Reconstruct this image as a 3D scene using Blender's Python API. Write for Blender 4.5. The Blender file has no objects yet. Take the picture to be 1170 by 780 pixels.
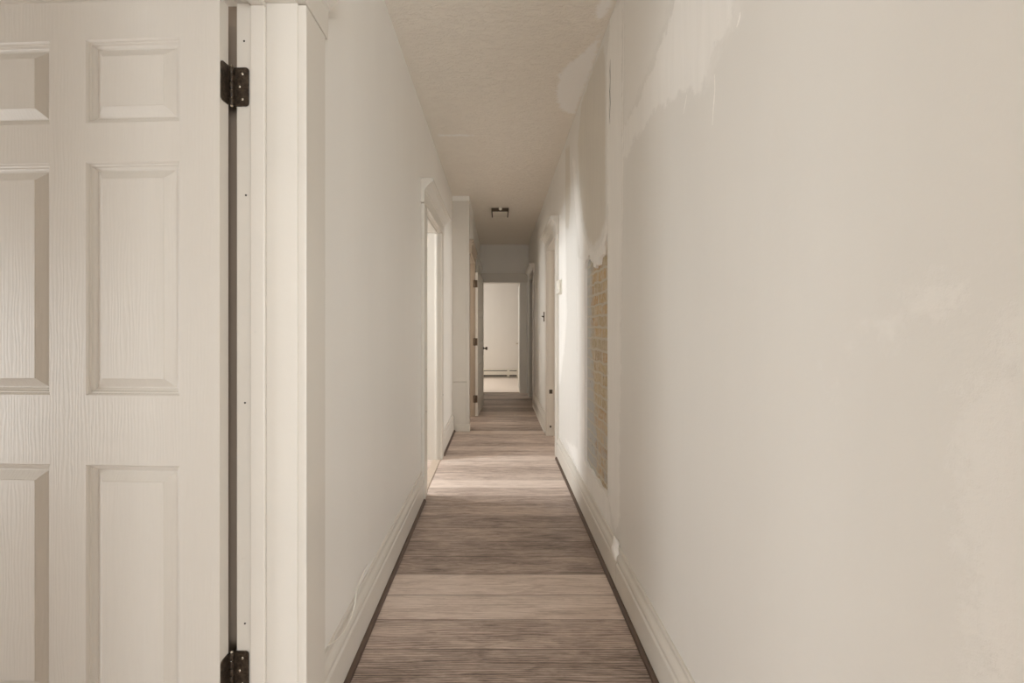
import bpy, bmesh, math, random
import numpy as np
from mathutils import Vector, Matrix
random.seed(4)
C = bpy.context.scene.collection
SC = bpy.context.scene
F, VX, VY, CH = 515.0, 569.5, 374.7, 1.22       # focal length (px), vanishing point, eye height
H = 2.785                                       # ceiling height
XL, XR, XJ = -0.545, 0.565, -0.345              # hall faces: left wall, right wall, left wall past the pier
BL, BR, BJ = -0.69, 0.71, -0.49                 # room-side faces
YE = 8.456                                      # end wall
CAPZ = 2.10

# ------------------------------------------------------------------ materials
class NT:
    def __init__(s, name):
        s.m = bpy.data.materials.new(name); s.m.use_nodes = True
        s.t = s.m.node_tree; s.n = s.t.nodes; s.b = s.n['Principled BSDF']
    def node(s, ty, **kw):
        n = s.n.new(ty)
        for k, v in kw.items():
            if k.startswith('_'): setattr(n, k[1:], v)
            else: s.set(n.inputs[k.replace('__', ' ')], v)
        return n
    def set(s, inp, v):
        if isinstance(v, bpy.types.NodeSocket): s.t.links.new(v, inp)
        else: inp.default_value = v
    def math(s, op, a, b=None, c=None, clamp=False):
        n = s.n.new('ShaderNodeMath'); n.operation = op; n.use_clamp = clamp
        for i, v in enumerate((a, b, c)):
            if v is not None: s.set(n.inputs[i], v)
        return n.outputs[0]
    def mix(s, f, a, b):
        n = s.n.new('ShaderNodeMix'); n.data_type = 'RGBA'
        s.set(n.inputs[0], f); s.set(n.inputs[6], a); s.set(n.inputs[7], b)
        return n.outputs[2]
    def noise(s, vec, scale, detail=3, rough=.55, dist=0):
        n = s.n.new('ShaderNodeTexNoise'); s.set(n.inputs['Vector'], vec)
        n.inputs['Scale'].default_value = scale; n.inputs['Detail'].default_value = detail
        n.inputs['Roughness'].default_value = rough; n.inputs['Distortion'].default_value = dist
        return n.outputs['Fac']
    def ss(s, v, a, b, lo=0., hi=1.):
        n = s.n.new('ShaderNodeMapRange'); n.interpolation_type = 'SMOOTHSTEP'
        s.set(n.inputs[0], v)
        for i, q in enumerate((a, b, lo, hi)): n.inputs[i+1].default_value = q
        return n.outputs[0]
    def obj(s): return s.n.new('ShaderNodeTexCoord').outputs['Object']
    def scale(s, vec, v):
        n = s.n.new('ShaderNodeVectorMath'); n.operation = 'MULTIPLY'; s.set(n.inputs[0], vec); n.inputs[1].default_value = v
        return n.outputs[0]
    def bump(s, h, strength, dist=.01):
        n = s.n.new('ShaderNodeBump'); s.set(n.inputs['Height'], h)
        n.inputs['Strength'].default_value = strength; n.inputs['Distance'].default_value = dist
        s.t.links.new(n.outputs[0], s.b.inputs['Normal'])
    def attr(s, name):
        n = s.n.new('ShaderNodeAttribute'); n.attribute_name = name; return n.outputs['Fac']
    def out(s, col, rough, metal=0.):
        s.set(s.b.inputs['Base Color'], col); s.set(s.b.inputs['Roughness'], rough); s.set(s.b.inputs['Metallic'], metal)
        return s.m

def rgba(c): return (c[0], c[1], c[2], 1)
WALL = (.815, .80, .765)
PLAS = (.865, .85, .82)
OLD = (.67, .635, .57)
TRIM = (.67, .64, .585)

def m_paint(name, col, rough=.5, bump=.25, var=.05):
    k = NT(name); v = k.obj()
    n1 = k.noise(k.scale(v, (1, 1, .35)), 2.2, 4)
    n2 = k.noise(v, 90, 3)
    c = k.mix(n1, rgba([x*(1-var) for x in col]), rgba([min(1, x*(1+var)) for x in col]))
    k.bump(n2, bump, .002)
    return k.out(c, rough)

def m_wall(name):
    """painted plaster with trowelled repair patches (distance field of each patch in mesh attributes)"""
    k = NT(name); v = k.obj()
    rag = k.noise(v, 26, 6, .68); big = k.noise(v, 7, 3)
    streak = k.noise(k.scale(v, (1, 5, .5)), 6, 5, .6)
    sd = k.attr('plaster'); so = k.attr('old'); sr = k.attr('rough')
    wob = k.math('ADD', k.math('MULTIPLY', k.math('SUBTRACT', rag, .5), .12), k.math('MULTIPLY', k.math('SUBTRACT', big, .5), .05))
    mp = k.ss(k.math('ADD', sd, wob), .008, -.014)
    mo = k.ss(k.math('ADD', so, k.math('MULTIPLY', wob, .6)), .014, -.03)
    mr = k.ss(k.math('ADD', sr, k.math('MULTIPLY', wob, 1.2)), .02, -.03)
    n1 = k.noise(k.scale(v, (1, 1.6, .3)), 2.4, 4)
    wall = k.mix(n1, rgba([x*.90 for x in WALL]), rgba([x*.98 for x in WALL]))
    wall = k.mix(k.math('MULTIPLY', mr, .42), wall, rgba(PLAS))
    pl = k.mix(streak, rgba([x*.93 for x in PLAS]), rgba([x*1.05 for x in PLAS]))
    old = k.mix(streak, rgba([x*.93 for x in OLD]), rgba([x*1.07 for x in OLD]))
    c = k.mix(mo, wall, old); c = k.mix(mp, c, pl)
    fine = k.noise(v, 70, 3)
    h = k.math('ADD', k.math('MULTIPLY', mp, .55), k.math('MULTIPLY', fine, .22))
    h = k.math('ADD', h, k.math('MULTIPLY', k.math('MULTIPLY', mp, streak), .5))
    h = k.math('ADD', h, k.math('MULTIPLY', k.math('MULTIPLY', mr, rag), .8))
    k.bump(h, .4, .004)
    return k.out(c, k.ss(mp, 0, 1, .5, .8))

def m_ceiling():
    k = NT('ceiling_texture'); v = k.obj()
    sd = k.attr('plaster')
    rag = k.noise(v, 22, 6, .7)
    mp = k.ss(k.math('ADD', sd, k.math('MULTIPLY', k.math('SUBTRACT', rag, .5), .09)), .012, -.02)
    n = k.noise(k.scale(v, (.55, 1, 1)), 44, 5, .66, .3); n2 = k.noise(v, 13, 3)
    tex = k.ss(n, .42, .62)
    c = k.mix(n2, (.775, .725, .65, 1), (.835, .785, .705, 1))
    c = k.mix(mp, c, rgba(PLAS))
    rel = k.math('MULTIPLY', tex, k.ss(mp, 0, 1, 1, .12))
    k.bump(k.math('ADD', rel, k.math('MULTIPLY', mp, .7)), .6, .005)
    return k.out(c, .75)

def m_floor():
    k = NT('oak_planks'); v = k.obj()
    sep = k.n.new('ShaderNodeSeparateXYZ'); k.set(sep.inputs[0], v)
    seed = k.attr('seed'); tone = k.attr('tone')
    cmb = k.n.new('ShaderNodeCombineXYZ')
    k.set(cmb.inputs[0], k.math('ADD', sep.outputs[0], k.math('MULTIPLY', seed, 13.7)))
    k.set(cmb.inputs[1], sep.outputs[1]); k.set(cmb.inputs[2], seed)
    p = cmb.outputs[0]
    g1 = k.noise(k.scale(p, (2.6, 15, 1)), 2.0, 7, .70, 1.0)
    g2 = k.noise(k.scale(p, (9, 60, 1)), 2.0, 5, .72, .8)
    w = k.n.new('ShaderNodeTexWave'); w.wave_type = 'BANDS'; w.bands_direction = 'Y'
    k.set(w.inputs['Vector'], k.scale(p, (.55, 5.5, 1))); w.inputs['Scale'].default_value = 5.5
    w.inputs['Distortion'].default_value = 14; w.inputs['Detail'].default_value = 3; w.inputs['Detail Scale'].default_value = .55
    blotch = k.noise(k.scale(p, (.9, 6, 1)), 2.1, 3)
    knot = k.ss(k.noise(k.scale(p, (2.2, 11, 1)), 2.4, 2), .70, .80)
    f = k.math('ADD', k.math('MULTIPLY', g1, .85), k.math('MULTIPLY', g2, .50))
    f = k.math('ADD', f, k.math('MULTIPLY', w.outputs['Fac'], .22))
    f = k.math('ADD', f, k.math('MULTIPLY', blotch, .45))
    f = k.math('ADD', k.math('SUBTRACT', f, .98), k.math('MULTIPLY', k.math('SUBTRACT', tone, .5), .95))
    f = k.math('SUBTRACT', k.math('MULTIPLY_ADD', f, 1.35, .54), k.math('MULTIPLY', knot, .40))
    f = k.math('MINIMUM', k.math('MAXIMUM', f, 0), 1)
    r = k.n.new('ShaderNodeValToRGB'); k.set(r.inputs[0], f)
    e = r.color_ramp.elements
    e[0].position = 0; e[0].color = (.115, .085, .070, 1); e[1].position = 1; e[1].color = (.77, .66, .585, 1)
    x = e.new(.35); x.color = (.355, .277, .234, 1); x = e.new(.65); x.color = (.57, .462, .398, 1)
    fr = k.math('FRACT', k.math('DIVIDE', k.math('SUBTRACT', sep.outputs[1], 1.713 - 17.35), .1735))
    seam = k.math('MAXIMUM', k.ss(fr, .018, .004), k.ss(fr, .982, .996))
    c = k.mix(k.math('MULTIPLY', seam, .8), r.outputs[0], (.09, .066, .05, 1))
    k.bump(k.math('SUBTRACT', k.math('MULTIPLY', g2, .25), k.math('MULTIPLY', seam, 1.)), .25, .002)
    return k.out(c, k.ss(g2, .2, .8, .42, .58))

def m_brick():
    k = NT('old_buff_brick'); v = k.obj()
    sep = k.n.new('ShaderNodeSeparateXYZ'); k.set(sep.inputs[0], v)
    cmb = k.n.new('ShaderNodeCombineXYZ')
    k.set(cmb.inputs[0], sep.outputs[1]); k.set(cmb.inputs[1], sep.outputs[2])
    nv = k.noise(v, 9, 3)
    vm = k.n.new('ShaderNodeVectorMath'); vm.operation = 'ADD'
    k.set(vm.inputs[0], cmb.outputs[0])
    c2 = k.n.new('ShaderNodeCombineXYZ'); k.set(c2.inputs[0], k.math('MULTIPLY', nv, .05)); k.set(c2.inputs[1], k.math('MULTIPLY', nv, .04))
    k.set(vm.inputs[1], c2.outputs[0])
    b = k.n.new('ShaderNodeTexBrick'); k.set(b.inputs['Vector'], vm.outputs[0])
    b.inputs['Scale'].default_value = 1; b.inputs['Brick Width'].default_value = .205; b.inputs['Row Height'].default_value = .0655
    b.inputs['Mortar Size'].default_value = .0085; b.inputs['Mortar Smooth'].default_value = .35; b.inputs['Bias'].default_value = 0
    b.inputs['Color1'].default_value = (0, 0, 0, 1); b.inputs['Color2'].default_value = (1, 1, 1, 1); b.inputs['Mortar'].default_value = (.5, .5, .5, 1)
    r = k.n.new('ShaderNodeValToRGB'); k.set(r.inputs[0], b.outputs['Color'])
    e = r.color_ramp.elements
    e[0].color = (.50, .36, .19, 1); e[1].color = (.40, .31, .205, 1)
    for p_, c_ in ((.25, (.45, .37, .24, 1)), (.5, (.56, .44, .26, 1)), (.75, (.53, .335, .16, 1))):
        x = e.new(p_); x.color = c_
    mott = k.noise(v, 30, 5, .7)
    col = k.mix(k.ss(mott, .36, .70), r.outputs[0], (.62, .55, .43, 1))
    # grey-blue limewash left on the far side of the patch
    lim = k.math('ADD', k.ss(sep.outputs[1], 2.60, 2.98), k.math('MULTIPLY', k.math('SUBTRACT', k.noise(v, 12, 5, .7), .5), 1.7))
    lim = k.math('ADD', lim, k.ss(sep.outputs[2], 1.15, .5, 0, .5))
    col = k.mix(k.ss(lim, .35, .8, 0, .85), col, (.50, .525, .535, 1))
    dark = k.ss(k.noise(k.scale(v, (1, 1, 1)), 17, 3, .6), .66, .73, 0, .7)
    col = k.mix(dark, col, (.10, .09, .075, 1))
    col = k.mix(k.math('MULTIPLY', b.outputs['Fac'], .85), col, (.60, .565, .49, 1))
    k.bump(k.math('ADD', k.math('MULTIPLY', k.math('SUBTRACT', 1., b.outputs['Fac']), .7), k.math('MULTIPLY', mott, .5)), .8, .008)
    return k.out(col, .9)

def m_doorskin():
    k = NT('moulded_door_paint'); v = k.obj()
    w = k.n.new('ShaderNodeTexWave'); w.wave_type = 'BANDS'; w.bands_direction = 'X'
    k.set(w.inputs['Vector'], k.scale(v, (1, 1, .16))); w.inputs['Scale'].default_value = 32
    w.inputs['Distortion'].default_value = 11; w.inputs['Detail'].default_value = 3; w.inputs['Detail Scale'].default_value = .9
    g = k.noise(k.scale(v, (1, 1, .06)), 120, 4, .7)
    h = k.math('ADD', k.math('MULTIPLY', w.outputs['Fac'], .6), k.math('MULTIPLY', g, .5))
    k.bump(h, .17, .0016)
    c = k.mix(g, (.64, .605, .55, 1), (.67, .635, .58, 1))
    return k.out(c, .42)

def m_trim(name, col, rough=.4):
    k = NT(name); v = k.obj()
    n1 = k.noise(k.scale(v, (1, 1, 1)), 3.5, 4); n2 = k.noise(v, 45, 3)
    wear = k.ss(k.noise(v, 21, 6, .72), .66, .74, 0, .35)
    c = k.mix(n1, rgba([x*.95 for x in col]), rgba([min(1, x*1.04) for x in col]))
    c = k.mix(wear, c, rgba([x*.80 for x in col]))
    k.bump(n2, .18, .002)
    return k.out(c, rough)

def m_hinge():
    k = NT('painted_rusty_steel'); v = k.obj()
    n = k.noise(v, 120, 5, .7)
    c = k.mix(k.ss(n, .35, .7), (.020, .013, .008, 1), (.085, .062, .042, 1))
    chip = k.ss(k.noise(v, 160, 4, .7), .68, .74, 0, .6)
    c = k.mix(chip, c, (.45, .40, .33, 1))
    k.bump(n, .4, .002)
    return k.out(c, .42, .35)

def m_plain(name, col, rough=.5, metal=0., var=.08, sc=40):
    k = NT(name); v = k.obj(); n = k.noise(v, sc, 3)
    c = k.mix(n, rgba([x*(1-var) for x in col]), rgba([min(1, x*(1+var)) for x in col]))
    k.bump(n, .08, .002)
    return k.out(c, rough, metal)

def m_shoe():
    k = NT('brown_shoe_wood'); v = k.obj()
    g = k.noise(k.scale(v, (30, 1.2, 30)), 3, 5, .65)
    c = k.mix(g, (.050, .030, .020, 1), (.135, .088, .062, 1))
    return k.out(c, .45)

M = dict(wall=m_paint('wall_paint', WALL, .5), wallp=m_wall('patched_wall'), ceil=m_ceiling(), floor=m_floor(), brick=m_brick(),
         door=m_doorskin(), trim=m_trim('trim_paint', TRIM), hinge=m_hinge(), shoe=m_shoe(),
         room=m_paint('room_paint', (.74, .70, .645), .6), white=m_plain('white_plastic', (.80, .77, .70), .35),
         plaster=m_plain('plaster_filler', (.92, .90, .86), .85, 0, .06, 60), dark=m_plain('dark_hole', (.02, .016, .012), .9),
         bronze=m_plain('dark_bronze', (.085, .062, .042), .6, .2), brass=m_plain('pale_metal', (.62, .57, .48), .25, .9),
         knob=m_plain('aged_knob_metal', (.10, .085, .065), .3, .8), glass=m_plain('frosted_glass', (.62, .56, .47), .3),
         carpet=m_plain('carpet_pile', (.86, .77, .69), .95, 0, .12, 160), heater=m_plain('heater_enamel', (.70, .655, .57), .4),
         black=m_plain('heater_fins', (.015, .012, .010), .6), edge=m_plain('broken_plaster_edge', (.70, .66, .58), .9, 0, .12, 50),
         strip=m_plain('pale_oak_strip', (.56, .46, .37), .45, 0, .10, 25), brownhinge=m_plain('brown_hinge_steel', (.13, .09, .06), .5, .2), oldpaint=m_trim('dingy_old_paint', (.44, .36, .28), .5), oldwood=m_trim('old_brown_jamb', (.30, .24, .185), .5))  # the last brown serves a threshold and the painted shade at the hinges

# ------------------------------------------------------------------ mesh helpers
def box(bm, x0, x1, y0, y1, z0, z1):
    v = [bm.verts.new((x, y, z)) for x in (x0, x1) for y in (y0, y1) for z in (z0, z1)]
    for q in ((0, 1, 3, 2), (4, 6, 7, 5), (0, 4, 5, 1), (2, 3, 7, 6), (0, 2, 6, 4), (1, 5, 7, 3)):
        bm.faces.new([v[i] for i in q])
def prism(bm, prof, a, b, fn):
    """extrude closed profile [(p,q)] from a to b; fn(p,q,t) -> xyz"""
    A = [bm.verts.new(fn(p, q, a)) for p, q in prof]; B = [bm.verts.new(fn(p, q, b)) for p, q in prof]
    n = len(prof)
    for i in range(n): bm.faces.new((A[i], A[(i+1) % n], B[(i+1) % n], B[i]))
    bm.faces.new(A[::-1]); bm.faces.new(B)
def cyl(bm, p0, p1, r0, r1=None, n=20):
    r1 = r0 if r1 is None else r1
    p0, p1 = Vector(p0), Vector(p1); d = (p1-p0).normalized()
    u = d.orthogonal().normalized(); w = d.cross(u)
    A, B = [], []
    for i in range(n):
        a = 2*math.pi*i/n; o = u*math.cos(a)+w*math.sin(a)
        A.append(bm.verts.new(p0+o*r0)); B.append(bm.verts.new(p1+o*r1))
    for i in range(n): bm.faces.new((A[i], A[(i+1) % n], B[(i+1) % n], B[i]))
    bm.faces.new(A[::-1]); bm.faces.new(B)
def lathe(bm, o, d, prof, n=24):
    """prof [(t, r)] along axis d from o"""
    o, d = Vector(o), Vector(d).normalized(); u = d.orthogonal().normalized(); w = d.cross(u)
    R = [[bm.verts.new(o+d*t+(u*math.cos(2*math.pi*i/n)+w*math.sin(2*math.pi*i/n))*max(r, 1e-5)) for i in range(n)] for t, r in prof]
    for a, b in zip(R, R[1:]):
        for i in range(n): bm.faces.new((a[i], a[(i+1) % n], b[(i+1) % n], b[i]))
    bm.faces.new(R[0][::-1]); bm.faces.new(R[-1])
def tube(bm, pts, r, n=8):
    pts = [Vector(p) for p in pts]; rings = []
    for i, p in enumerate(pts):
        d = (pts[min(i+1, len(pts)-1)]-pts[max(i-1, 0)]).normalized()
        u = d.cross(Vector((1, 0, 0)))
        u = u.normalized() if u.length > 1e-3 else d.orthogonal().normalized()
        w = d.cross(u)
        rings.append([bm.verts.new(p+(u*math.cos(2*math.pi*j/n)+w*math.sin(2*math.pi*j/n))*r) for j in range(n)])
    for a, b in zip(rings, rings[1:]):
        for j in range(n): bm.faces.new((a[j], a[(j+1) % n], b[(j+1) % n], b[j]))
    bm.faces.new(rings[0][::-1]); bm.faces.new(rings[-1])
def smoothpts(pts, n=8):
    P = [Vector(p) for p in pts]; out = []
    for i in range(len(P)-1):
        a, b, c, d = P[max(i-1, 0)], P[i], P[i+1], P[min(i+2, len(P)-1)]
        for t in range(n):
            t /= n
            out.append(.5*((2*b)+(c-a)*t+(2*a-5*b+4*c-d)*t*t+(3*b-a-3*c+d)*t**3))
    return out+[P[-1]]
def obj(name, bm, mat, parent=None, bevel=0, smooth=False, loc=None):
    bmesh.ops.recalc_face_normals(bm, faces=bm.faces)
    me = bpy.data.meshes.new(name); bm.to_mesh(me); bm.free()
    if mat: me.materials.append(mat)
    o = bpy.data.objects.new(name, me); C.objects.link(o)
    if parent: o.parent = parent
    if loc: o.location = loc
    if smooth:
        for p in me.polygons: p.use_smooth = True
    if bevel:
        b = o.modifiers.new('bevel', 'BEVEL'); b.width = bevel; b.segments = 2; b.limit_method = 'ANGLE'; b.angle_limit = math.radians(35)
    return o
def B(): return bmesh.new()
def boxes(name, lst, mat, parent=None, bevel=0):
    bm = B()
    for q in lst: box(bm, *q)
    return obj(name, bm, mat, parent, bevel)
def empty(name, loc=(0, 0, 0), rz=0):
    o = bpy.data.objects.new(name, None); C.objects.link(o); o.location = loc; o.rotation_euler = (0, 0, rz); o.empty_display_size = .1
    return o
def tag(o, label, cat, kind=None, group=None):
    o['label'] = label; o['category'] = cat
    if kind: o['kind'] = kind
    if group: o['group'] = group
    return o
S = 'structure'

# ------------------------------------------------------------------ distance fields of repairs, given by their outlines
def poly_sdf(P, poly):
    """signed distance of points P (n,2) to polygon (m,2); negative inside"""
    poly = np.asarray(poly, float); d = np.full(len(P), 1e9); ins = np.zeros(len(P), bool)
    for i in range(len(poly)):
        a, b = poly[i], poly[(i+1) % len(poly)]
        e = b-a; w = P-a
        t = np.clip((w@e)/max(e@e, 1e-12), 0, 1)
        d = np.minimum(d, np.linalg.norm(w-t[:, None]*e, axis=1))
        c = ((a[1] <= P[:, 1]) != (b[1] <= P[:, 1]))
        den = (b[1]-a[1]) if abs(b[1]-a[1]) > 1e-12 else 1e-12
        xi = a[0]+(P[:, 1]-a[1])*(b[0]-a[0])/den
        ins ^= c & (P[:, 0] < xi)
    return np.where(ins, -d, d)
def onwall(pts, X):
    return [(X*F/(x-VX), CH+(VY-y)*(X/(x-VX))) for x, y in pts]
def onceil(pts):
    return [((x-VX)*(H-CH)/(VY-y), F*(H-CH)/(VY-y)) for x, y in pts]
def setattrs(o, fields, plane):
    me = o.data; n = len(me.vertices); co = np.empty(n*3, 'f'); me.vertices.foreach_get('co', co); co = co.reshape(-1, 3)
    P = co[:, plane].astype(float)
    for nm, polys in fields.items():
        d = np.full(n, 1.0)
        for p in polys: d = np.minimum(d, poly_sdf(P, p))
        a = me.attributes.new(nm, 'FLOAT', 'POINT'); a.data.foreach_set('value', d.astype('f'))

# ------------------------------------------------------------------ floor
ROWS = {-3: .35, -2: .6, -1: .30, 0: .42, 1: .68, 2: .70, 3: .34, 4: .28, 5: .36, 6: .30, 7: .42, 8: .34, 9: .5, 10: .78, 11: .55, 12: .45, 13: .58, 14: .66,  # palest row's tone also carries the daylight patch by the bright doorway
        15: .40, 16: .55, 17: .35, 18: .5, 19: .42, 20: .62, 21: .30, 22: .38, 23: .5, 24: .36}
def build_floor():
    bm = B(); rows = []
    y = 1.713-.1735*30
    for r in range(-30, 41):
        y0 = 1.713+.1735*r; y1 = min(y0+.1735, YE+.06)
        if y0 >= YE+.06: break
        x0 = -4.2
        while x0 < 3.6:
            if x0 == -4.2: x1 = x0+random.uniform(.7, 1.2)
            else: x1 = x0+1.22
            if -1.2 < x0 < .7 or -.6 < x1 < .6:            # the hall is one plank wide
                x0_ = x0; x1 = max(x1, .62) if x0 < -.6 else x1
            x1 = min(x1, 3.6)
            vs = [bm.verts.new(q) for q in ((x0, y0, 0), (x1, y0, 0), (x1, y1, 0), (x0, y1, 0))]
            bm.faces.new(vs)
            hall = x0 <= 0 <= x1
            rows.append((ROWS.get(r, random.uniform(.3, .65)) if hall else random.uniform(.3, .65), random.random()*9))
            x0 = x1
    o = obj('floor', bm, M['floor'])
    a = o.data.attributes.new('tone', 'FLOAT', 'FACE'); a.data.foreach_set('value', [q[0] for q in rows])
    a = o.data.attributes.new('seed', 'FLOAT', 'FACE'); a.data.foreach_set('value', [q[1] for q in rows])
    tag(o, 'grey-brown wood plank floor running the length of the hallway', 'floor', S)
build_floor()
bm = B(); box(bm, -2.2, 2.6, YE+.06, 11.2, -.02, .006)
tag(obj('floor_carpet', bm, M['carpet']), 'pale carpet in the room beyond the far doorway', 'floor', S)
tag(boxes('trim_1', [(-.605, -.535, 3.302, 4.166, .0005, .006)], M['strip'], bevel=.003), 'pale wood transition strip across the sill of the bright left doorway', 'threshold', S)
tag(boxes('trim_2', [(-.38, .40, YE-.012, YE+.07, .0005, .009)], M['oldwood'], bevel=.003), 'dark threshold strip between planks and pale carpet', 'threshold', S)

# ------------------------------------------------------------------ ceiling
def grid(bm, us, vs, fn):
    G = [[bm.verts.new(fn(u, v)) for v in vs] for u in us]
    for i in range(len(us)-1):
        for j in range(len(vs)-1): bm.faces.new((G[i][j], G[i+1][j], G[i+1][j+1], G[i][j+1]))
bm = B(); grid(bm, np.linspace(-.55, .57, 57), np.linspace(-2.5, YE, 440), lambda u, v: (u, v, H))
ceil = obj('ceiling', bm, M['ceil'])
setattrs(ceil, {'plaster': [onceil([(689, 34), (676, 50), (662, 62), (648, 74), (638, 86), (635, 98), (635, 112), (640, 124), (650, 130), (658, 130), (664, 112), (678, 75)]),
                            onceil([(684, 2), (692, -12), (706, -14), (700, 4), (692, 20), (683, 22), (679, 14)]),
                            [(-.48, 3.64), (-.20, 3.64), (-.20, 3.68), (-.48, 3.68)]]}, [0, 1])
tag(ceil, 'textured off-white ceiling above the hallway with smooth repair patches', 'ceiling', S)
tag(boxes('ceiling_slab', [(-4.2, 3.6, -2.6, 11.3, H+.002, H+.1)], M['room']), 'hidden slab above the hallway ceiling', 'ceiling', S)
tag(boxes('ceiling_side_rooms', [(-4.2, BL, -2.6, 11.3, H-.06, H), (BR, 3.6, -2.6, 11.3, H-.06, H), (-2.2, 2.6, YE+.13, 11.3, H-.06, H)], M['room']), 'plain ceiling of the rooms opening off the hallway', 'ceiling', S)

# ------------------------------------------------------------------ walls
# doorways: clear opening in y
D1, D2, D3, D4 = (.380, 1.215), (3.302, 4.166), (5.46, 6.20), (7.28, 8.06)     # left side
R1, R2 = (4.34, 5.10), (7.16, 8.0)                                            # right side
J = .02
def wall_boxes(x0, x1, y0, y1, openings, top=2.10):
    out = []; y = y0
    for a, b in openings:
        a -= J; b += J
        out.append((x0, x1, y, a, 0, H)); out.append((x0, x1, a, b, top+J, H)); y = b
    out.append((x0, x1, y, y1, 0, H))
    return out
tag(boxes('wall_left', wall_boxes(BL, XL, -2.5, 5.334, [D1, D2]), M['wall']), 'long beige painted hallway wall with two cased doorways', 'wall', S)
tag(boxes('wall_left_far', wall_boxes(BJ, XJ, 5.40, YE, [D3, D4]), M['wall']), 'far stretch of wall behind the boxed pier and folded-back door', 'wall', S)
# boxed pier
pier = empty('pillar', (0, 0, 0)); tag(pier, 'boxed-in pale pier jutting out past the bright doorway', 'pier', S)
boxes('casing_board', [(BL, XJ, 5.334, 5.44, 0, .583), (BL, XJ, 5.334, 5.44, .586, H-.06)], M['trim'], pier, .003)
boxes('corner_board', [(XJ-.03, XJ+.003, 5.326, 5.345, .11, H-.06)], M['trim'], pier, .003)
boxes('plinth', [(-.50, XJ+.008, 5.318, 5.40, 0, .085)], M['trim'], pier, .004)
boxes('soffit_strip', [(BL, XJ, 5.336, 5.44, H-.06, H)], M['wall'], pier)

# right wall: grid face with the broken-out brick hole
HY0, HY1 = 2.337, 2.954
ztop = lambda y: float(np.interp(y, [2.33, 2.36, 2.45, 2.55, 2.62, 2.70, 2.78, 2.86, 2.90, 2.96], [1.735, 1.70, 1.625, 1.585, 1.575, 1.60, 1.66, 1.675, 1.645, 1.63])
                           + .012*math.sin(y*61)+.008*math.sin(y*133+1))
zbot = lambda y: .346+.006*math.sin(y*37)
bm = B()
def seg(y0, y1, zf0, zf1, nz):
    ys = np.linspace(y0, y1, max(2, int((y1-y0)/.016)+1))
    G = []
    for y in ys:
        a, b = zf0(y), zf1(y); G.append([bm.verts.new((XR, y, a+(b-a)*i/nz)) for i in range(nz+1)])
    for i in range(len(ys)-1):
        for j in range(nz): bm.faces.new((G[i][j], G[i+1][j], G[i+1][j+1], G[i][j+1]))
    return G
c0, cH = (lambda y: 0.), (lambda y: H)
seg(.05, HY0, c0, cH, 170)
lo = seg(HY0, HY1, c0, zbot, 24); hi = seg(HY0, HY1, ztop, cH, 72)
seg(HY1, R1[0]-J, c0, cH, 150)
DEP = .028
def lip(ring):
    bk = [bm.verts.new((XR+DEP, v.co.y, v.co.z)) for v in ring]
    for i in range(len(ring)-1): bm.faces.new((ring[i], ring[i+1], bk[i+1], bk[i]))
lip([c[-1] for c in lo]); lip([c[0] for c in hi])
for y in (HY0, HY1):
    v = [bm.verts.new(q) for q in ((XR, y, zbot(y)), (XR, y, ztop(y)), (XR+DEP, y, ztop(y)), (XR+DEP, y, zbot(y)))]
    bm.faces.new(v)
me = bpy.data.meshes.new('wall_right'); bm.to_mesh(me); bm.free(); me.materials.append(M['wallp'])
wr = bpy.data.objects.new('wall_right', me); C.objects.link(wr)
W = lambda pts: onwall(pts, XR)
setattrs(wr, {
    'plaster': [W([(712, 182), (718, 180), (724, 160), (735, 148), (748, 128), (762, 118), (776, 108), (800, 101), (806, 85), (815, 58), (828, 42), (835, 20), (842, -20), (778, -20), (768, 12), (757, 40), (746, 75), (733, 108), (720, 132), (712, 145)]),
                W([(697, 20), (711, -5), (711, 300), (708, 595), (702, 606), (694.5, 565), (694.5, 268), (694, 200), (693.5, 60)]),
                W([(653.5, 180), (657, 182), (661, 225), (666, 262), (673, 283), (681, 290), (689, 272), (693.4, 250), (693.4, 320), (668, 318), (664, 300), (659, 262), (656, 220)]),
                W([(659, 290), (668.2, 300), (668.2, 532), (660, 520)]),
                W([(645, 500), (660, 512), (668, 524), (694.3, 560), (698, 600), (690, 600), (668, 555)]),
                W([(632, 300), (640, 250), (646, 250), (648, 360), (645, 400), (640, 440), (634, 440)])],
    'old': [W([(689, 50), (692, 70), (692, 250), (686, 272), (678, 282), (671, 272), (666, 250), (662, 215), (660, 165), (664, 118), (678, 76)]),
            W([(646, 170), (651, 165), (652, 230), (650, 262), (646, 262)])],
    'rough': [W([(713, -20), (776, -20), (764, 14), (744, 75), (722, 125), (713, 140)]), W([(796, 104), (812, 94), (820, 66), (846, 22), (850, -20), (838, -20), (832, 20), (812, 60)]),
              W([(1090, 440), (1128, 412), (1122, 372), (1140, 345), (1200, 310), (1200, 820), (1110, 820), (1104, 640), (1092, 520)]),
              W([(936, 420), (946, 418), (952, 455), (944, 458)]), W([(1005, 362), (1030, 352), (1052, 338), (1100, 322), (1102, 338), (1050, 362), (1010, 385)]),
              W([(955, 385), (985, 366), (990, 374), (962, 394)])]}, [1, 2])
tag(wr, 'beige hallway wall with trowelled plaster repairs around the brick patch', 'wall', S)
boxes('backing', [(XR+.03, BR, .055, R1[0]-J, 0, H), (XR, BR, .045, .055, 0, H)], M['room'], wr)
bm = B(); box(bm, XR+.018, XR+.029, HY0-.03, HY1+.03, .30, 1.80)
br = obj('exposed_brick', bm, M['brick'], wr); br['label'] = 'exposed buff brick patch in the broken plaster'
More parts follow.
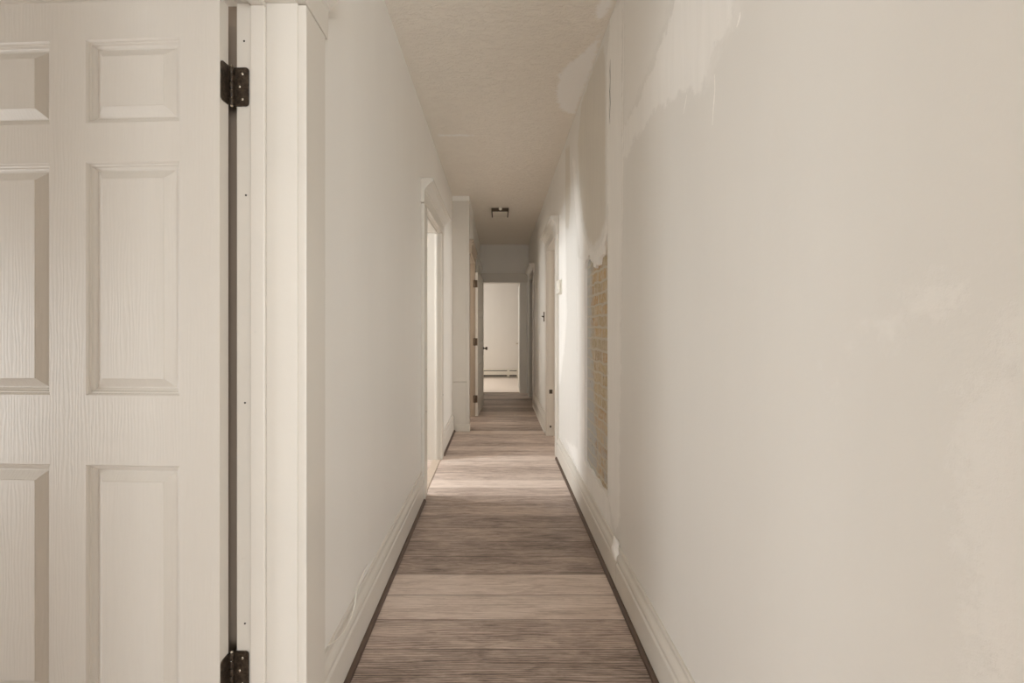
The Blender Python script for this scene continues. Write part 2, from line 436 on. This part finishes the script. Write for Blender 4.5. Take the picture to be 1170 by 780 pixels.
# crack in the plaster strip, trowel drips, lump at the baseboard joint
bm = B()
pts = onwall([(697.5, 68), (697, 80), (697.4, 92), (696.8, 104), (697.3, 118), (696.6, 132), (697, 142)], XR-.0008)
pr = None
for i, (y, z) in enumerate(pts):
    w = [.001, .004, .002, .005, .0035, .003, .001][i]
    q = [bm.verts.new((XR-.0012, y-w, z)), bm.verts.new((XR-.0012, y+w, z))]
    if pr: bm.faces.new((pr[0], pr[1], q[1], q[0]))
    pr = q
cr = obj('plaster_crack', bm, M['dark'], wr); cr['label'] = 'dark vertical crack'
def ridge(ptsx, r):
    bm = B(); P = smoothpts([(XR-.0005, y, z) for y, z in onwall(ptsx, XR)], 5)
    rings = []
    for i, p in enumerate(P):
        t = i/(len(P)-1); rr = r*(.35+.65*math.sin(math.pi*min(1, max(0, t*.9+.08))))*(1+.25*math.sin(i*2.3))
        d = (P[min(i+1, len(P)-1)]-P[max(i-1, 0)]).normalized(); w = d.cross(Vector((1, 0, 0))).normalized()
        rings.append([bm.verts.new(p+w*rr*math.cos(a)+Vector((-1, 0, 0))*rr*.4*math.sin(a)) for a in (0, .8, 1.57, 2.34, 3.14)])
    for a, b in zip(rings, rings[1:]):
        for j in range(4): bm.faces.new((a[j], a[j+1], b[j+1], b[j]))
    return obj('plaster_drip', bm, M['plaster'], wr, smooth=True)
ridge([(816.5, 85), (817, 100), (816.3, 112), (815, 128), (814.2, 143)], .0025)
ridge([(846, 14), (845, 22), (842, 31)], .004)
ridge([(785, 108), (783, 120), (781, 130)], .0025)
ridge([(712.3, 0), (712.5, 60), (711.6, 130), (711.8, 200), (711.2, 290)], .003)
ridge([(694.2, 80), (694.3, 160), (694, 235)], .004)
# fragments past the first right doorway, and the side rooms' shells
tag(boxes('wall_right_far', [(XR, BR, R1[0]-J, R1[1]+J, 2.12, H)] + wall_boxes(XR, BR, R1[1]+J, YE, [R2]), M['wallp']), 'far dark stretch of hallway wall beyond the open side doorway', 'wall', S)
o = bpy.data.objects['wall_right_far']
for nm in ('plaster', 'old', 'rough'):
    a = o.data.attributes.new(nm, 'FLOAT', 'POINT'); a.data.foreach_set('value', [1.]*len(o.data.vertices))
# end wall with doorway
EX0, EX1 = -.37, .394
tag(boxes('wall_end', [(-2.2, EX0-J, YE, YE+.13, 0, H), (EX1+J, 2.6, YE, YE+.13, 0, H), (EX0-J, EX1+J, YE, YE+.13, 2.07+J, H)], M['wall']), 'short end wall over the far doorway', 'wall', S)

def room(name, label, x0, x1, y0, y1, win=None, skip=()):
    """inner faces of a side room as slabs; win=(side, a0, a1, z0, z1)"""
    t = .12; L = []
    def slab(side):
        if side in skip: return
        if side in 'xX':
            xa, xb = (x0-t, x0) if side == 'x' else (x1, x1+t)
            if win and win[0] == side:
                _, a, b, z0, z1 = win
                L.extend([(xa, xb, y0-t, a, 0, H), (xa, xb, b, y1+t, 0, H), (xa, xb, a, b, 0, z0), (xa, xb, a, b, z1, H)])
            else: L.append((xa, xb, y0-t, y1+t, 0, H))
        else:
            ya, yb = (y0-t, y0) if side == 'y' else (y1, y1+t)
            if win and win[0] == side:
                _, a, b, z0, z1 = win
                L.extend([(x0, a, ya, yb, 0, H), (b, x1, ya, yb, 0, H), (a, b, ya, yb, 0, z0), (a, b, ya, yb, z1, H)])
            else: L.append((x0, x1, ya, yb, 0, H))
    for s in 'xXyY': slab(s)
    tag(boxes(name, L, M['room']), label, 'wall', S)
nwin = [0]
def window(side, pos, a, b, z0, z1, energy, col=(.965, .99, 1), label='daylight window', tilt=0, spread=math.pi):
    nwin[0] += 1
    w = empty('window_%d' % nwin[0]); tag(w, label, 'window', S)
    f = .05; L = []
    def bx(a0, a1, c0, c1, d=.05):
        return (pos-d, pos+d, a0, a1, c0, c1) if side in 'xX' else (a0, a1, pos-d, pos+d, c0, c1)
    boxes('window_frame', [bx(a, a+f, z0, z1), bx(b-f, b, z0, z1), bx(a, b, z0, z0+f), bx(a, b, z1-f, z1), bx(a, b, (z0+z1)/2-.02, (z0+z1)/2+.02, .02)], M['trim'], w)
    l = bpy.data.lights.new('daylight', 'AREA'); l.shape = 'RECTANGLE'; l.energy = energy; l.color = col; l.spread = spread
    o = bpy.data.objects.new('daylight_%d' % nwin[0], l); C.objects.link(o)
    l.size = b-a; l.size_y = z1-z0
    s = {'x': (1, 0, 0), 'X': (-1, 0, 0), 'y': (0, 1, 0), 'Y': (0, -1, 0)}[side]; d = Vector(s)
    off = -d*.10
    o.location = (Vector((pos, (a+b)/2, (z0+z1)/2)) if side in 'xX' else Vector(((a+b)/2, pos, (z0+z1)/2)))+off
    dd = (d+Vector((0, 0, -tilt))).normalized()
    o.rotation_euler = dd.to_track_quat('-Z', 'Y').to_euler()
    return o
# side rooms
room('wall_near_room', 'walls of the bright room behind the open six-panel door', -3.7, BL, -2.3, 1.275, ('x', -.7, .55, .10, 1.65), 'X')
boxes('trim_behind_door', [(-1.66, -1.57, 1.243, 1.276, 0, 2.12)], M['trim'], bpy.data.objects['wall_near_room'], .003)  # unseen strip added to stop light leaking behind the door to the hinges
room('wall_bright_room', 'walls of the sunlit room behind the second left doorway', -2.4, BL, 1.70, 5.2, ('x', 3.3, 4.05, 1.35, 2.5), 'X')
room('wall_closet', 'walls of the dim closet beside the folded-back door', -1.7, BJ, 5.44, 7.1, ('x', 5.6, 6.8, .8, 2.1), 'Xy')
room('wall_side_room', 'walls of the dim room behind the right doorway', BR, 3.2, 3.5, 5.95, ('X', 4.2, 5.2, .8, 2.0), 'x')
room('wall_last_room', 'walls of the last dim room on the right', BR, 3.2, 6.2, YE-.01, None, 'x')
room('wall_far_room', 'pale wall of the carpeted room seen through the far doorway', -2.0, 2.4, YE+.13, 11.0, ('x', 9.0, 10.5, 1.1, 2.5), 'y')
tag(boxes('wall_entrance', [(BL, -.40, -2.6, -2.5, 0, H), (.42, XR, -2.6, -2.5, 0, H), (-.40, .42, -2.6, -2.5, 2.25, H), (-.40, .42, -2.6, -2.5, 0, .30)], M['wall']), 'entrance end wall of the hallway behind the viewer', 'wall', S)

room('wall_foyer', 'walls of the open foyer to the right behind the viewer', BR-.02, 3.7, -2.5, .90, ('y', .85, 1.9, .3, 2.3), 'x')  # foyer added so that its window can brighten the left wall
tag(boxes('wall_foyer_return', [(BR, 3.7, .78, .90, 0, H)], M['room']), 'return wall of the foyer behind the patched wall', 'wall', S)
# ------------------------------------------------------------------ trim: doorway frames
def header_profile(pj, z0):
    return [(0, z0), (.026, z0), (.027, z0+.085), (.034, z0+.092), (.034, z0+.100), (.046, z0+.112), (pj-.022, z0+.136), (pj-.008, z0+.140), (pj-.008, z0+.146), (pj, z0+.148), (pj, z0+.168), (0, z0+.170)]
tn = [2]
def frame(label, face, back, y0, y1, ztop, cw=.13, pj=.09, stop=None, mat=None, cased=(1, 1)):
    """cased doorway in a wall running along y; face = hall face x, back = room face x"""
    mat = mat or M['trim']; s = 1 if face > back else -1           # s: outward to the hall
    tn[0] += 1
    r = empty('trim_%d' % tn[0], (face, (y0+y1)/2, 0)); inv = Vector((-face, -(y0+y1)/2, 0))
    tag(r, label, 'door frame', S)
    def put(name, L, bev=.003, m=None):
        bm = B()
        for q in L: box(bm, *[q[i] for i in range(6)])
        bmesh.ops.translate(bm, verts=bm.verts, vec=inv)
        return obj(name, bm, m or mat, r, bev)
    fx = sorted((face+s*.003, back-s*.016))
    put('jamb', [(fx[0], fx[1], y0-J, y0, 0, ztop+J)], .002)
    put('jamb', [(fx[0], fx[1], y1, y1+J, 0, ztop+J)], .002)
    put('head_jamb', [(fx[0], fx[1], y0, y1, ztop, ztop+J)], .002)
    ca = sorted((face, face+s*.025))
    if cased[0]: put('casing', [(ca[0], ca[1], y0-.005-cw, y0-.005, 0, ztop)])
    if cased[1]: put('casing', [(ca[0], ca[1], y1+.005, y1+.005+cw, 0, ztop)])
    bm = B(); hp = header_profile(pj, ztop)
    prism(bm, [(p, max(q, ztop+.003)) for p, q in hp], y0-.005-cw-.02, y1+.005+cw+.02, lambda p, q, t: (face+s*p, t, q))
    bmesh.ops.translate(bm, verts=bm.verts, vec=inv); obj('header', bm, mat, r, .002)
    if stop:
        st = sorted(stop)
        put('door_stop', [(st[0], st[1], y0, y0+.012, 0, ztop-.012)], .004)
        put('door_stop', [(st[0], st[1], y1-.012, y1, 0, ztop-.012)], .004)
        put('door_stop', [(st[0], st[1], y0, y1, ztop-.012, ztop)], .004)
    return r
f1 = frame('white door frame with screw holes beside the open six-panel door', XL, BL, *D1, 2.095, .135, .09, (-.6645, -.6236))
f2 = frame('white door frame of the bright doorway midway along the left wall', XL, BL, *D2, 2.10, .125, .09, (-.585, -.56))
f3 = frame('dingy brown door frame between the boxed pier and the folded-back door', XJ, BJ, *D3, 2.10, .115, .05, None, M['oldpaint'], (0, 1))  # browner and darker than the other frames
f4 = frame('door frame half hidden behind the folded-back far door', XJ, BJ, *D4, 2.13, .10, .06)
f5 = frame('white door frame with a crown cap beside the patched wall', XR, BR, *R1, 2.10, .125, .085, (.64, .665))
f6 = frame('narrow capped door frame nearest the end wall', XR, BR, *R2, 2.06, .115, .09)
# end doorway frame
fe = empty('trim_%d' % (tn[0]+1), (0, YE, 0)); tag(fe, 'plain door frame at the end of the hallway around the carpeted room', 'door frame', S)
def put(name, q, par=fe, m='trim', bev=.003):
    bm = B(); box(bm, *q); bmesh.ops.translate(bm, verts=bm.verts, vec=-Vector(par.location)); return obj(name, bm, M[m], par, bev)
put('jamb', (EX0-J, EX0, YE-.003, YE+.135, 0, 2.07)); put('jamb', (EX1, EX1+J, YE-.003, YE+.135, 0, 2.07)); put('head_jamb', (EX0-J, EX1+J, YE-.003, YE+.135, 2.07, 2.07+J))
put('casing', (EX1+.006, EX1+.13, YE-.024, YE, 0, 2.07)); put('casing', (XJ, EX0-.006, YE-.024, YE, 0, 2.07)) if EX0-.006 > XJ else None
put('header', (XJ+.002, EX1+.15, YE-.028, YE, 2.072, 2.245))
bm = B(); box(bm, -.86, -.695, 1.262, 1.2745, 0, 2.12); bmesh.ops.translate(bm, verts=bm.verts, vec=-Vector(f1.location))  # added board; its brown colour stands in for shade in the gap
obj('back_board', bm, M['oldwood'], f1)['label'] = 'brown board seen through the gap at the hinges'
# screw holes and strike marks
def disc(par, name, x, y, z, r, m='dark', ax=(0, -1, 0), t=.0012, lab=None):
    bm = B(); cyl(bm, (x, y, z), Vector((x, y, z))+Vector(ax)*t, r, n=12)
    bmesh.ops.translate(bm, verts=bm.verts, vec=-Vector(par.location)); o = obj(name, bm, M[m], par)
    if lab: o['label'] = lab
for px, py in ((279, 47), (281, 223), (280, 460), (280, 712)):
    k = D1[1]/F; disc(f1, 'screw_hole', (px-VX)*k, D1[1]+.0005, CH+(VY-py)*k, .0026)
put('strike_plate', ((624.5-VX)*5.1/F+.03, (630-VX)*5.1/F+.012, 5.097, 5.101, .478, .525), f5, 'knob', .001)
put('strike_plate', ((628-VX)*5.1/F, (630-VX)*5.1/F, 5.097, 5.101, .095, .118), f5, 'knob', .001)
for py in (422, 470):
    disc(f2, 'screw_hole', XL+.0255, 3.24, CH+(VY-py)*3.24/F, .004, ax=(1, 0, 0))
disc(f2, 'screw_hole', XL+.0255, 4.22, CH+(VY-451)*4.22/F, .006, ax=(1, 0, 0))

# ------------------------------------------------------------------ baseboards with brown shoe moulding
BP = [(0, 0), (.020, 0), (.020, .128), (.0175, .133), (.0150, .136), (.0150, .147), (.0185, .151), (.0195, .160), (.0165, .172), (.0105, .182), (.0080, .190), (.0095, .197), (.0095, .206), (.007, .210), (0, .210)]
SP = [(.019, .0005), (.036, .0005), (.0355, .006), (.033, .012), (.028, .0165), (.023, .0185), (.019, .019)]
def baseboard(side, label, face, s, y0, y1, shoe=True, sc=1.):
    r = empty('baseboard_'+side, (face, (y0+y1)/2, 0)); tag(r, label, 'baseboard', S); cy = (y0+y1)/2
    bm = B(); prism(bm, [(p, q*sc) for p, q in BP], y0-cy, y1-cy, lambda p, q, t: (s*p, t, q)); obj('moulded_board', bm, M['trim'], r)
    bm = B(); prism(bm, SP, y0-cy, y1-cy, lambda p, q, t: (s*p, t, q))
    if shoe: obj('shoe_moulding', bm, M['shoe'], r)['label'] = 'brown wood strip along the floor'
    else: obj('shoe_moulding', bm, M['trim'], r)
    return r
baseboard('left', 'white moulded baseboard between the open door and the bright doorway', XL, 1, D1[1]+.14, D2[0]-.13)
baseboard('left_short', 'short white baseboard between the bright doorway and the boxed pier', XL, 1, D2[1]+.13, 5.334)
baseboard('left_far', 'baseboard behind the folded-back far door', XJ, 1, D3[1]+.12, D4[0]-.105, True)
baseboard('right', 'white baseboard along the smooth near part of the patched wall', XR, -1, .05, 2.09, sc=.97)
baseboard('right_middle', 'plaster-smeared baseboard under the brick patch', XR, -1, 2.094, R1[0]-.13, sc=1.)
baseboard('right_far', 'white baseboard beyond the right doorway with no brown strip', XR, -1, R1[1]+.13, R2[0]-.12, False)
bm = B(); bmesh.ops.create_icosphere(bm, subdivisions=3, radius=1)
for v in bm.verts:
    n = v.co.copy(); a = 1+.18*math.sin(n.x*5+n.z*4)+.12*math.sin(n.y*9+n.z*7)
    v.co = Vector((n.x*.016*a, n.y*.024*a, n.z*.05*a))
cl = obj('plaster_lump', bm, M['plaster'], wr, smooth=True, loc=(XR-.018, 2.10, .195)); cl['label'] = 'white lump of filler at the baseboard joint'
# thin cable looped at the left baseboard
bm = B(); pts = [(374, 737), (382, 733), (392, 722), (400, 708), (405, 692), (407, 678), (411, 664), (420, 645)]
P = []
for i, (x, y) in enumerate(pts):
    Xp = XL+(.024 if i < 6 else .012); Y = Xp*F/(x-VX); P.append((Xp, Y, CH+(VY-y)*Y/F))
tube(bm, smoothpts(P, 6), .0022)
tag(obj('cable', bm, M['white'], smooth=True), 'thin white cable curling over the baseboard by the near door frame', 'cable')

# ------------------------------------------------------------------ doors
def panel_face(bm, u0, u1, w0, w1, y, d, prof):
    """rings of one moulded panel on the plane y (d: direction into the door)"""
    rings = []
    for off, dep in prof:
        rings.append([bm.verts.new((a, y+d*dep, b)) for a, b in ((u0+off, w0+off), (u1-off, w0+off), (u1-off, w1-off), (u0+off, w1-off))])
    for a, b in zip(rings, rings[1:]):
        for i in range(4): bm.faces.new((a[i], a[(i+1) % 4], b[(i+1) % 4], b[i]))
    bm.faces.new(rings[-1])
def door_mesh(bm, w, h, t, cols, rows, prof, z0=.008):
    """slab in local x 0..-w, y 0..t, z; both faces carry the panels"""
    us = sorted({0, -w} | {q for c in cols for q in c}); ws = sorted({z0, h} | {q for c in rows for q in c})
    for y, d in ((0, 1), (t, -1)):
        for i in range(len(us)-1):
            for j in range(len(ws)-1):
                if any(abs(us[i]-min(c)) < 1e-6 for c in cols) and any(abs(ws[j]-min(r)) < 1e-6 for r in rows):
                    panel_face(bm, us[i], us[i+1], ws[j], ws[j+1], y, d, prof)
                else:
                    bm.faces.new([bm.verts.new(q) for q in ((us[i], y, ws[j]), (us[i+1], y, ws[j]), (us[i+1], y, ws[j+1]), (us[i], y, ws[j+1]))])
    for a, b in (((0, 0), (0, t)), ((-w, 0), (-w, t))):
        bm.faces.new([bm.verts.new(q) for q in ((a[0], a[1], z0), (b[0], b[1], z0), (b[0], b[1], h), (a[0], a[1], h))])
    for z in (z0, h):
        bm.faces.new([bm.verts.new(q) for q in ((0, 0, z), (-w, 0, z), (-w, t, z), (0, t, z))])
    bmesh.ops.remove_doubles(bm, verts=bm.verts, dist=1e-5)
P6 = [(0, 0), (.0015, .0012), (.004, .0035), (.005, .0060), (.009, .0072), (.0115, .0115), (.0155, .0138), (.0175, .0162), (.0195, .0165), (.0215, .0158), (.0425, .0030), (.0440, .0010)]
d1 = empty('door_1', (-.7236, 1.17, 0), -math.radians(2.8))
tag(d1, 'open white six-panel door with rusty hinges in the near left doorway', 'door', S)
bm = B(); door_mesh(bm, .828, 2.080, .035, [(-.364, -.108), (-.720, -.464)], [(.24, .860), (1.043, 1.657), (1.760, 1.979)], P6)
obj('door_leaf', bm, M['door'], d1)
def hinge(par, zc, hh, jx0, jx1, jy, ex, ey0, ey1, pin, lab):
    """all in parent space: jamb leaf on plane y=jy, door leaf on plane x=ex, pin=(x,y)"""
    h = empty('hinge', (pin[0], pin[1], zc)); h.parent = par; h['label'] = lab
    o = Vector((pin[0], pin[1], 0)); a, b = -hh/2, hh/2
    def leaf(name, pts):        # rounded leaf polygon extruded
        bm = B(); prism(bm, pts[0], pts[1], pts[2], pts[3]); bmesh.ops.translate(bm, verts=bm.verts, vec=-o); return obj(name, bm, M['hinge'], h, .0006)
    r = .009
    def prof(u0, u1):           # corners rounded on the u1 side
        out = [(u0, a), (u0, b)]; sg = 1 if u1 > u0 else -1
        for t in range(5):
            q = math.pi/2*(1-t/4); out.append((u1-sg*r+sg*r*math.cos(q), b-r+r*math.sin(q)))
        for t in range(5):
            q = -math.pi/2*(t/4); out.append((u1-sg*r+sg*r*math.cos(q), a+r+r*math.sin(q)))
        return out
    leaf('jamb_leaf', (prof(jx0, jx1), jy-.0025, jy+.001, lambda p, q, t: (p, t, q)))
    leaf('door_leaf', (prof(ey1, ey0), ex-.001, ex+.0025, lambda p, q, t: (t, p, q)))
    n = 5; L = hh/n
    for i in range(n):
        bm = B(); cyl(bm, (0, 0, a+i*L+.0008), (0, 0, a+(i+1)*L-.0008), .0062, n=14); k = obj('knuckle', bm, M['hinge'], h, .0008, True)
    bm = B(); cyl(bm, (0, 0, a-.004), (0, 0, b+.004), .0035, n=10); obj('hinge_pin', bm, M['brass'], h, 0, True)['label'] = 'bare metal pin'
    for z in (a+.018, 0, b-.018):
        x = (jx0+jx1)/2+.004*(1 if z else -1); bm = B(); lathe(bm, Vector((x, jy-.0025, z))-o, (0, -1, 0), [(0, .0042), (.0008, .0038), (.0011, .002)], 12); obj('screw', bm, M['brass'], h, 0, True)
    return h
# the jamb leaf is screwed to the frame (plane y=1.215), the door leaf to the hinge edge
rot = Matrix.Rotation(math.radians(2.8), 4, 'Z')
for zc in (1.868, 1.03, .300):
    if zc == 1.03: continue
    h = hinge(d1, zc, .104, .0085, .051, .0445, .0005, .0025, .033, (.007, .038), 'rusty painted steel hinge')
# slab door folded back along the left wall past the closet
P5 = [(0, 0), (.006, .004), (.012, .007), (.016, .0085), (.020, .0085)]
a3 = math.radians(90-3.4)
d2 = empty('door_2', (-.283, 6.205, 0), 0)
tag(d2, 'open white panelled door folded back along the far left wall, dark knob', 'door', S)
d2.rotation_euler = (0, 0, -a3)          # local -x axis -> +y, local +y -> away from hall
d2.rotation_euler = (0, 0, math.radians(-90-3.4))
bm = B(); door_mesh(bm, .86, 1.985, .035, [(-.74, -.12)], [(.22, .62), (.70, .90), (1.02, 1.40), (1.47, 1.87)], P5)
bmesh.ops.scale(bm, verts=bm.verts, vec=(1, -1, 1)); bmesh.ops.reverse_faces(bm, faces=bm.faces)
obj('door_leaf', bm, M['trim'], d2)
bm = B(); lathe(bm, (-.80, 0, .905), (0, 1, 0), [(0, .026), (.004, .026), (.007, .011), (.030, .010), (.040, .022), (.052, .028), (.062, .024), (.066, .010)])
obj('door_knob', bm, M['knob'], d2, 0, True)['label'] = 'dark metal knob'
bm = B(); box(bm, -.82, -.78, 0, .003, .80, .87); obj('keyhole_plate', bm, M['knob'], d2, .001)
for zc in (1.83, 1.03, .245):
    h = empty('hinge', (.006, -.004, zc)); h.parent = d2; h['label'] = 'dark hinge'
    boxes('door_leaf', [(-.006, -.0035, -.029, -.001, -.05, .05)], M['brownhinge'], h)
    bm = B(); box(bm, .0, .004, -.060, -.036, -.05, .05); obj('jamb_leaf', bm, M['brownhinge'], h)
    bm = B(); cyl(bm, (.004, -.034, -.052), (.004, -.034, .052), .008, n=12); obj('knuckle', bm, M['brownhinge'], h, 0, True)
# door of the carpeted room, swung in
d3 = empty('door_3', (EX1-.004, YE+.14, 0), math.radians(-91.3))
tag(d3, 'white door standing open inside the carpeted room, pale lever handle', 'door', S)
bm = B(); door_mesh(bm, .75, 2.03, .035, [(-.63, -.12)], [(.22, .80), (1.02, 1.87)], P5, .014)
obj('door_leaf', bm, M['trim'], d3)
bm = B(); lathe(bm, (-.69, 0, .90), (0, -1, 0), [(0, .025), (.006, .025), (.008, .010), (.045, .009)]); box(bm, -.70, -.58, -.055, -.042, .892, .908)
obj('lever_handle', bm, M['brass'], d3, .002)['label'] = 'pale metal lever'
# closed door at the end of the left side
d4 = empty('door_4', (BJ+.04, D4[1]-.004, 0), math.radians(90))
tag(d4, 'closed door hidden behind the folded-back far door', 'door', S)
bm = B(); door_mesh(bm, -.772+2*.772, 2.12, .035, [(-.65, -.12)], [(.22, .80), (1.02, 1.95)], P5)
obj('door_leaf', bm, M['trim'], d4)
d4.rotation_euler = (0, 0, math.radians(90))

# ------------------------------------------------------------------ fittings
# flush ceiling light
cx, cy0, cy1 = .021, 5.87, 6.20
cl = empty('ceiling_light', (cx, (cy0+cy1)/2, H)); tag(cl, 'square dark-framed flush light on the far hallway ceiling', 'ceiling light')
hw, hd, dr = .112, (cy1-cy0)/2, .046
boxes('canopy', [(-hw+.012, hw-.012, -hd+.012, hd-.012, -.012, 0)], M['bronze'], cl, .002)
boxes('light_frame', [(-hw, -hw+.014, -hd, hd, -dr, 0), (hw-.014, hw, -hd, hd, -dr, 0), (-hw+.014, hw-.014, -hd, -hd+.014, -dr, 0), (-hw+.014, hw-.014, hd-.010, hd, -.030, 0)], M['bronze'], cl, .002)
boxes('glass_panel', [(-hw+.014, hw-.014, -hd+.014, hd-.014, -dr+.001, -dr+.007)], M['glass'], cl, .001)
bm = B(); lathe(bm, (.004, -hd, -.012), (0, -1, -.15), [(-.002, .006), (.006, .007), (.010, .019), (.020, .023), (.030, .019), (.035, .008)], 20)
obj('finial', bm, M['white'], cl, 0, True)['label'] = 'small pale knob on the near edge'  # white colour stands in for the glint on the fixture
# thermostat on the right casing/wall
Yt, zt = 4.075, 1.59
th = empty('thermostat', (XR, Yt, zt)); tag(th, 'small white thermostat on the wall just before the right doorway', 'thermostat')
boxes('back_plate', [(-.008, 0, -.075, .075, -.068, .068)], M['white'], th, .003)
boxes('cover', [(-.034, -.008, -.066, .066, -.060, .060)], M['white'], th, .008)
bm = B(); lathe(bm, (-.034, -.018, 0), (-1, 0, 0), [(0, .034), (.006, .033), (.008, .028), (.009, .010)], 28); obj('dial', bm, M['white'], th, 0, True)
bm = B(); cyl(bm, (-.0345, .046, .012), (-.0365, .046, .012), .007, n=12); obj('gauge', bm, M['knob'], th)
# switch on the far right wall
Ys, zs = 5.56, 1.36
sw = empty('light_switch', (XR, Ys, zs)); tag(sw, 'small dark light switch on the far wall beyond the right doorway', 'light switch')
boxes('switch_plate', [(-.007, 0, -.037, .037, -.06, .06)], M['bronze'], sw, .002)
bm = B(); prism(bm, [(-.007, -.012), (-.034, .002), (-.034, .012), (-.007, .012)], -.006, .006, lambda p, q, t: (p, t, q)); obj('toggle', bm, M['bronze'], sw, .001)
for z in (-.045, .045):
    bm = B(); cyl(bm, (-.007, 0, z), (-.0085, 0, z), .004, n=10); obj('screw', bm, M['knob'], sw)
# plaster marks around the switch
# baseboard heater in the far room
hx0, hx1, hy = -.72, .475, 11.0
ht = empty('baseboard_heater', (0, hy, 0)); tag(ht, 'long white baseboard heater on the far wall above the pale carpet', 'heater')
boxes('back_panel', [(hx0, hx1, -.012, -.002, .02, .235)], M['heater'], ht)
bm = B(); prism(bm, [(-.004, .222), (-.060, .208), (-.066, .196), (-.062, .196), (-.056, .203), (-.004, .214)], hx0, hx1, lambda p, q, t: (t, p, q)); obj('hood', bm, M['heater'], ht)
for a, b in ((hx0, .22), (.262, hx1-.02)):
    boxes('front_panel', [(a, b, -.068, -.062, .083, .178)], M['heater'], ht, .002)
    boxes('heating_fins', [(a+.01, b-.01, -.055, -.014, .05, .190)], M['black'], ht)
bm = B(); prism(bm, [(-.002, .012), (-.050, .012), (-.072, .07), (-.072, .200), (-.060, .214), (-.002, .225)], .216, .266, lambda p, q, t: (t, p, q)); obj('joint_cover', bm, M['heater'], ht, .002)
bm = B(); prism(bm, [(-.002, .008), (-.070, .008), (-.072, .200), (-.060, .214), (-.002, .228)], hx1-.024, hx1+.004, lambda p, q, t: (t, p, q)); obj('end_cap', bm, M['heater'], ht, .002)
bm = B(); prism(bm, [(-.002, .008), (-.070, .008), (-.072, .200), (-.060, .214), (-.002, .228)], hx0-.004, hx0+.024, lambda p, q, t: (t, p, q)); obj('end_cap', bm, M['heater'], ht, .002)

# ------------------------------------------------------------------ light: daylight through the windows, foyer and closet ones added as fill
E_A, E_B, E_C, E_E, E_F, E_H, E_R, E_D = 39, 90, 46, 1, 46, 23, 86, 22
window('x', -3.76, -.7, .55, .10, 1.65, E_A, label='daylight window of the room behind the six-panel door')
window('x', -2.46, 3.3, 4.05, 1.35, 2.5, E_B, label='high daylight window of the bright left room', tilt=1.0)
window('X', 3.26, 4.2, 5.2, .8, 2.0, E_C, label='small daylight window of the room behind the right doorway', col=(1, .96, .91))
window('x', -2.06, 9.0, 10.5, 1.1, 2.5, E_F, label='daylight window of the carpeted far room', col=(1, .95, .88), tilt=1.3)
window('y', -2.55, -.40, .42, .30, 2.25, E_H, label='tall entrance window behind the viewer')
window('y', -2.56, .85, 1.9, .3, 2.3, E_R, label='window of the foyer to the right behind the viewer')  # added fill window, aimed past the corner at the left wall
window('x', -1.76, 5.6, 6.8, .8, 2.1, E_D, label='small window of the closet by the folded-back door', col=(1, .93, .83))  # window added to the closet to brighten the wall opposite
w = bpy.data.worlds.new('sky'); SC.world = w; w.use_nodes = True
w.node_tree.nodes['Background'].inputs[0].default_value = (.99, .985, .97, 1); w.node_tree.nodes['Background'].inputs[1].default_value = 2.8

# ------------------------------------------------------------------ camera
cam = bpy.data.cameras.new('camera'); co = bpy.data.objects.new('camera', cam); C.objects.link(co)
co.location = (0, 0, CH); co.rotation_euler = (math.pi/2, 0, 0)
cam.sensor_width = 36; cam.lens = 36*F/1170; cam.shift_x = (585-VX)/1170; cam.shift_y = -(390-VY)/1170; cam.clip_start = .02
SC.camera = co
vs = SC.view_settings; vs.view_transform = 'Standard'; vs.look = 'None'; vs.gamma = 1; vs.use_curve_mapping = False; vs.exposure = 0.0
SC.cycles.max_bounces = 16; SC.cycles.diffuse_bounces = 12; SC.cycles.use_denoising = True; SC.cycles.sample_clamp_indirect = 6
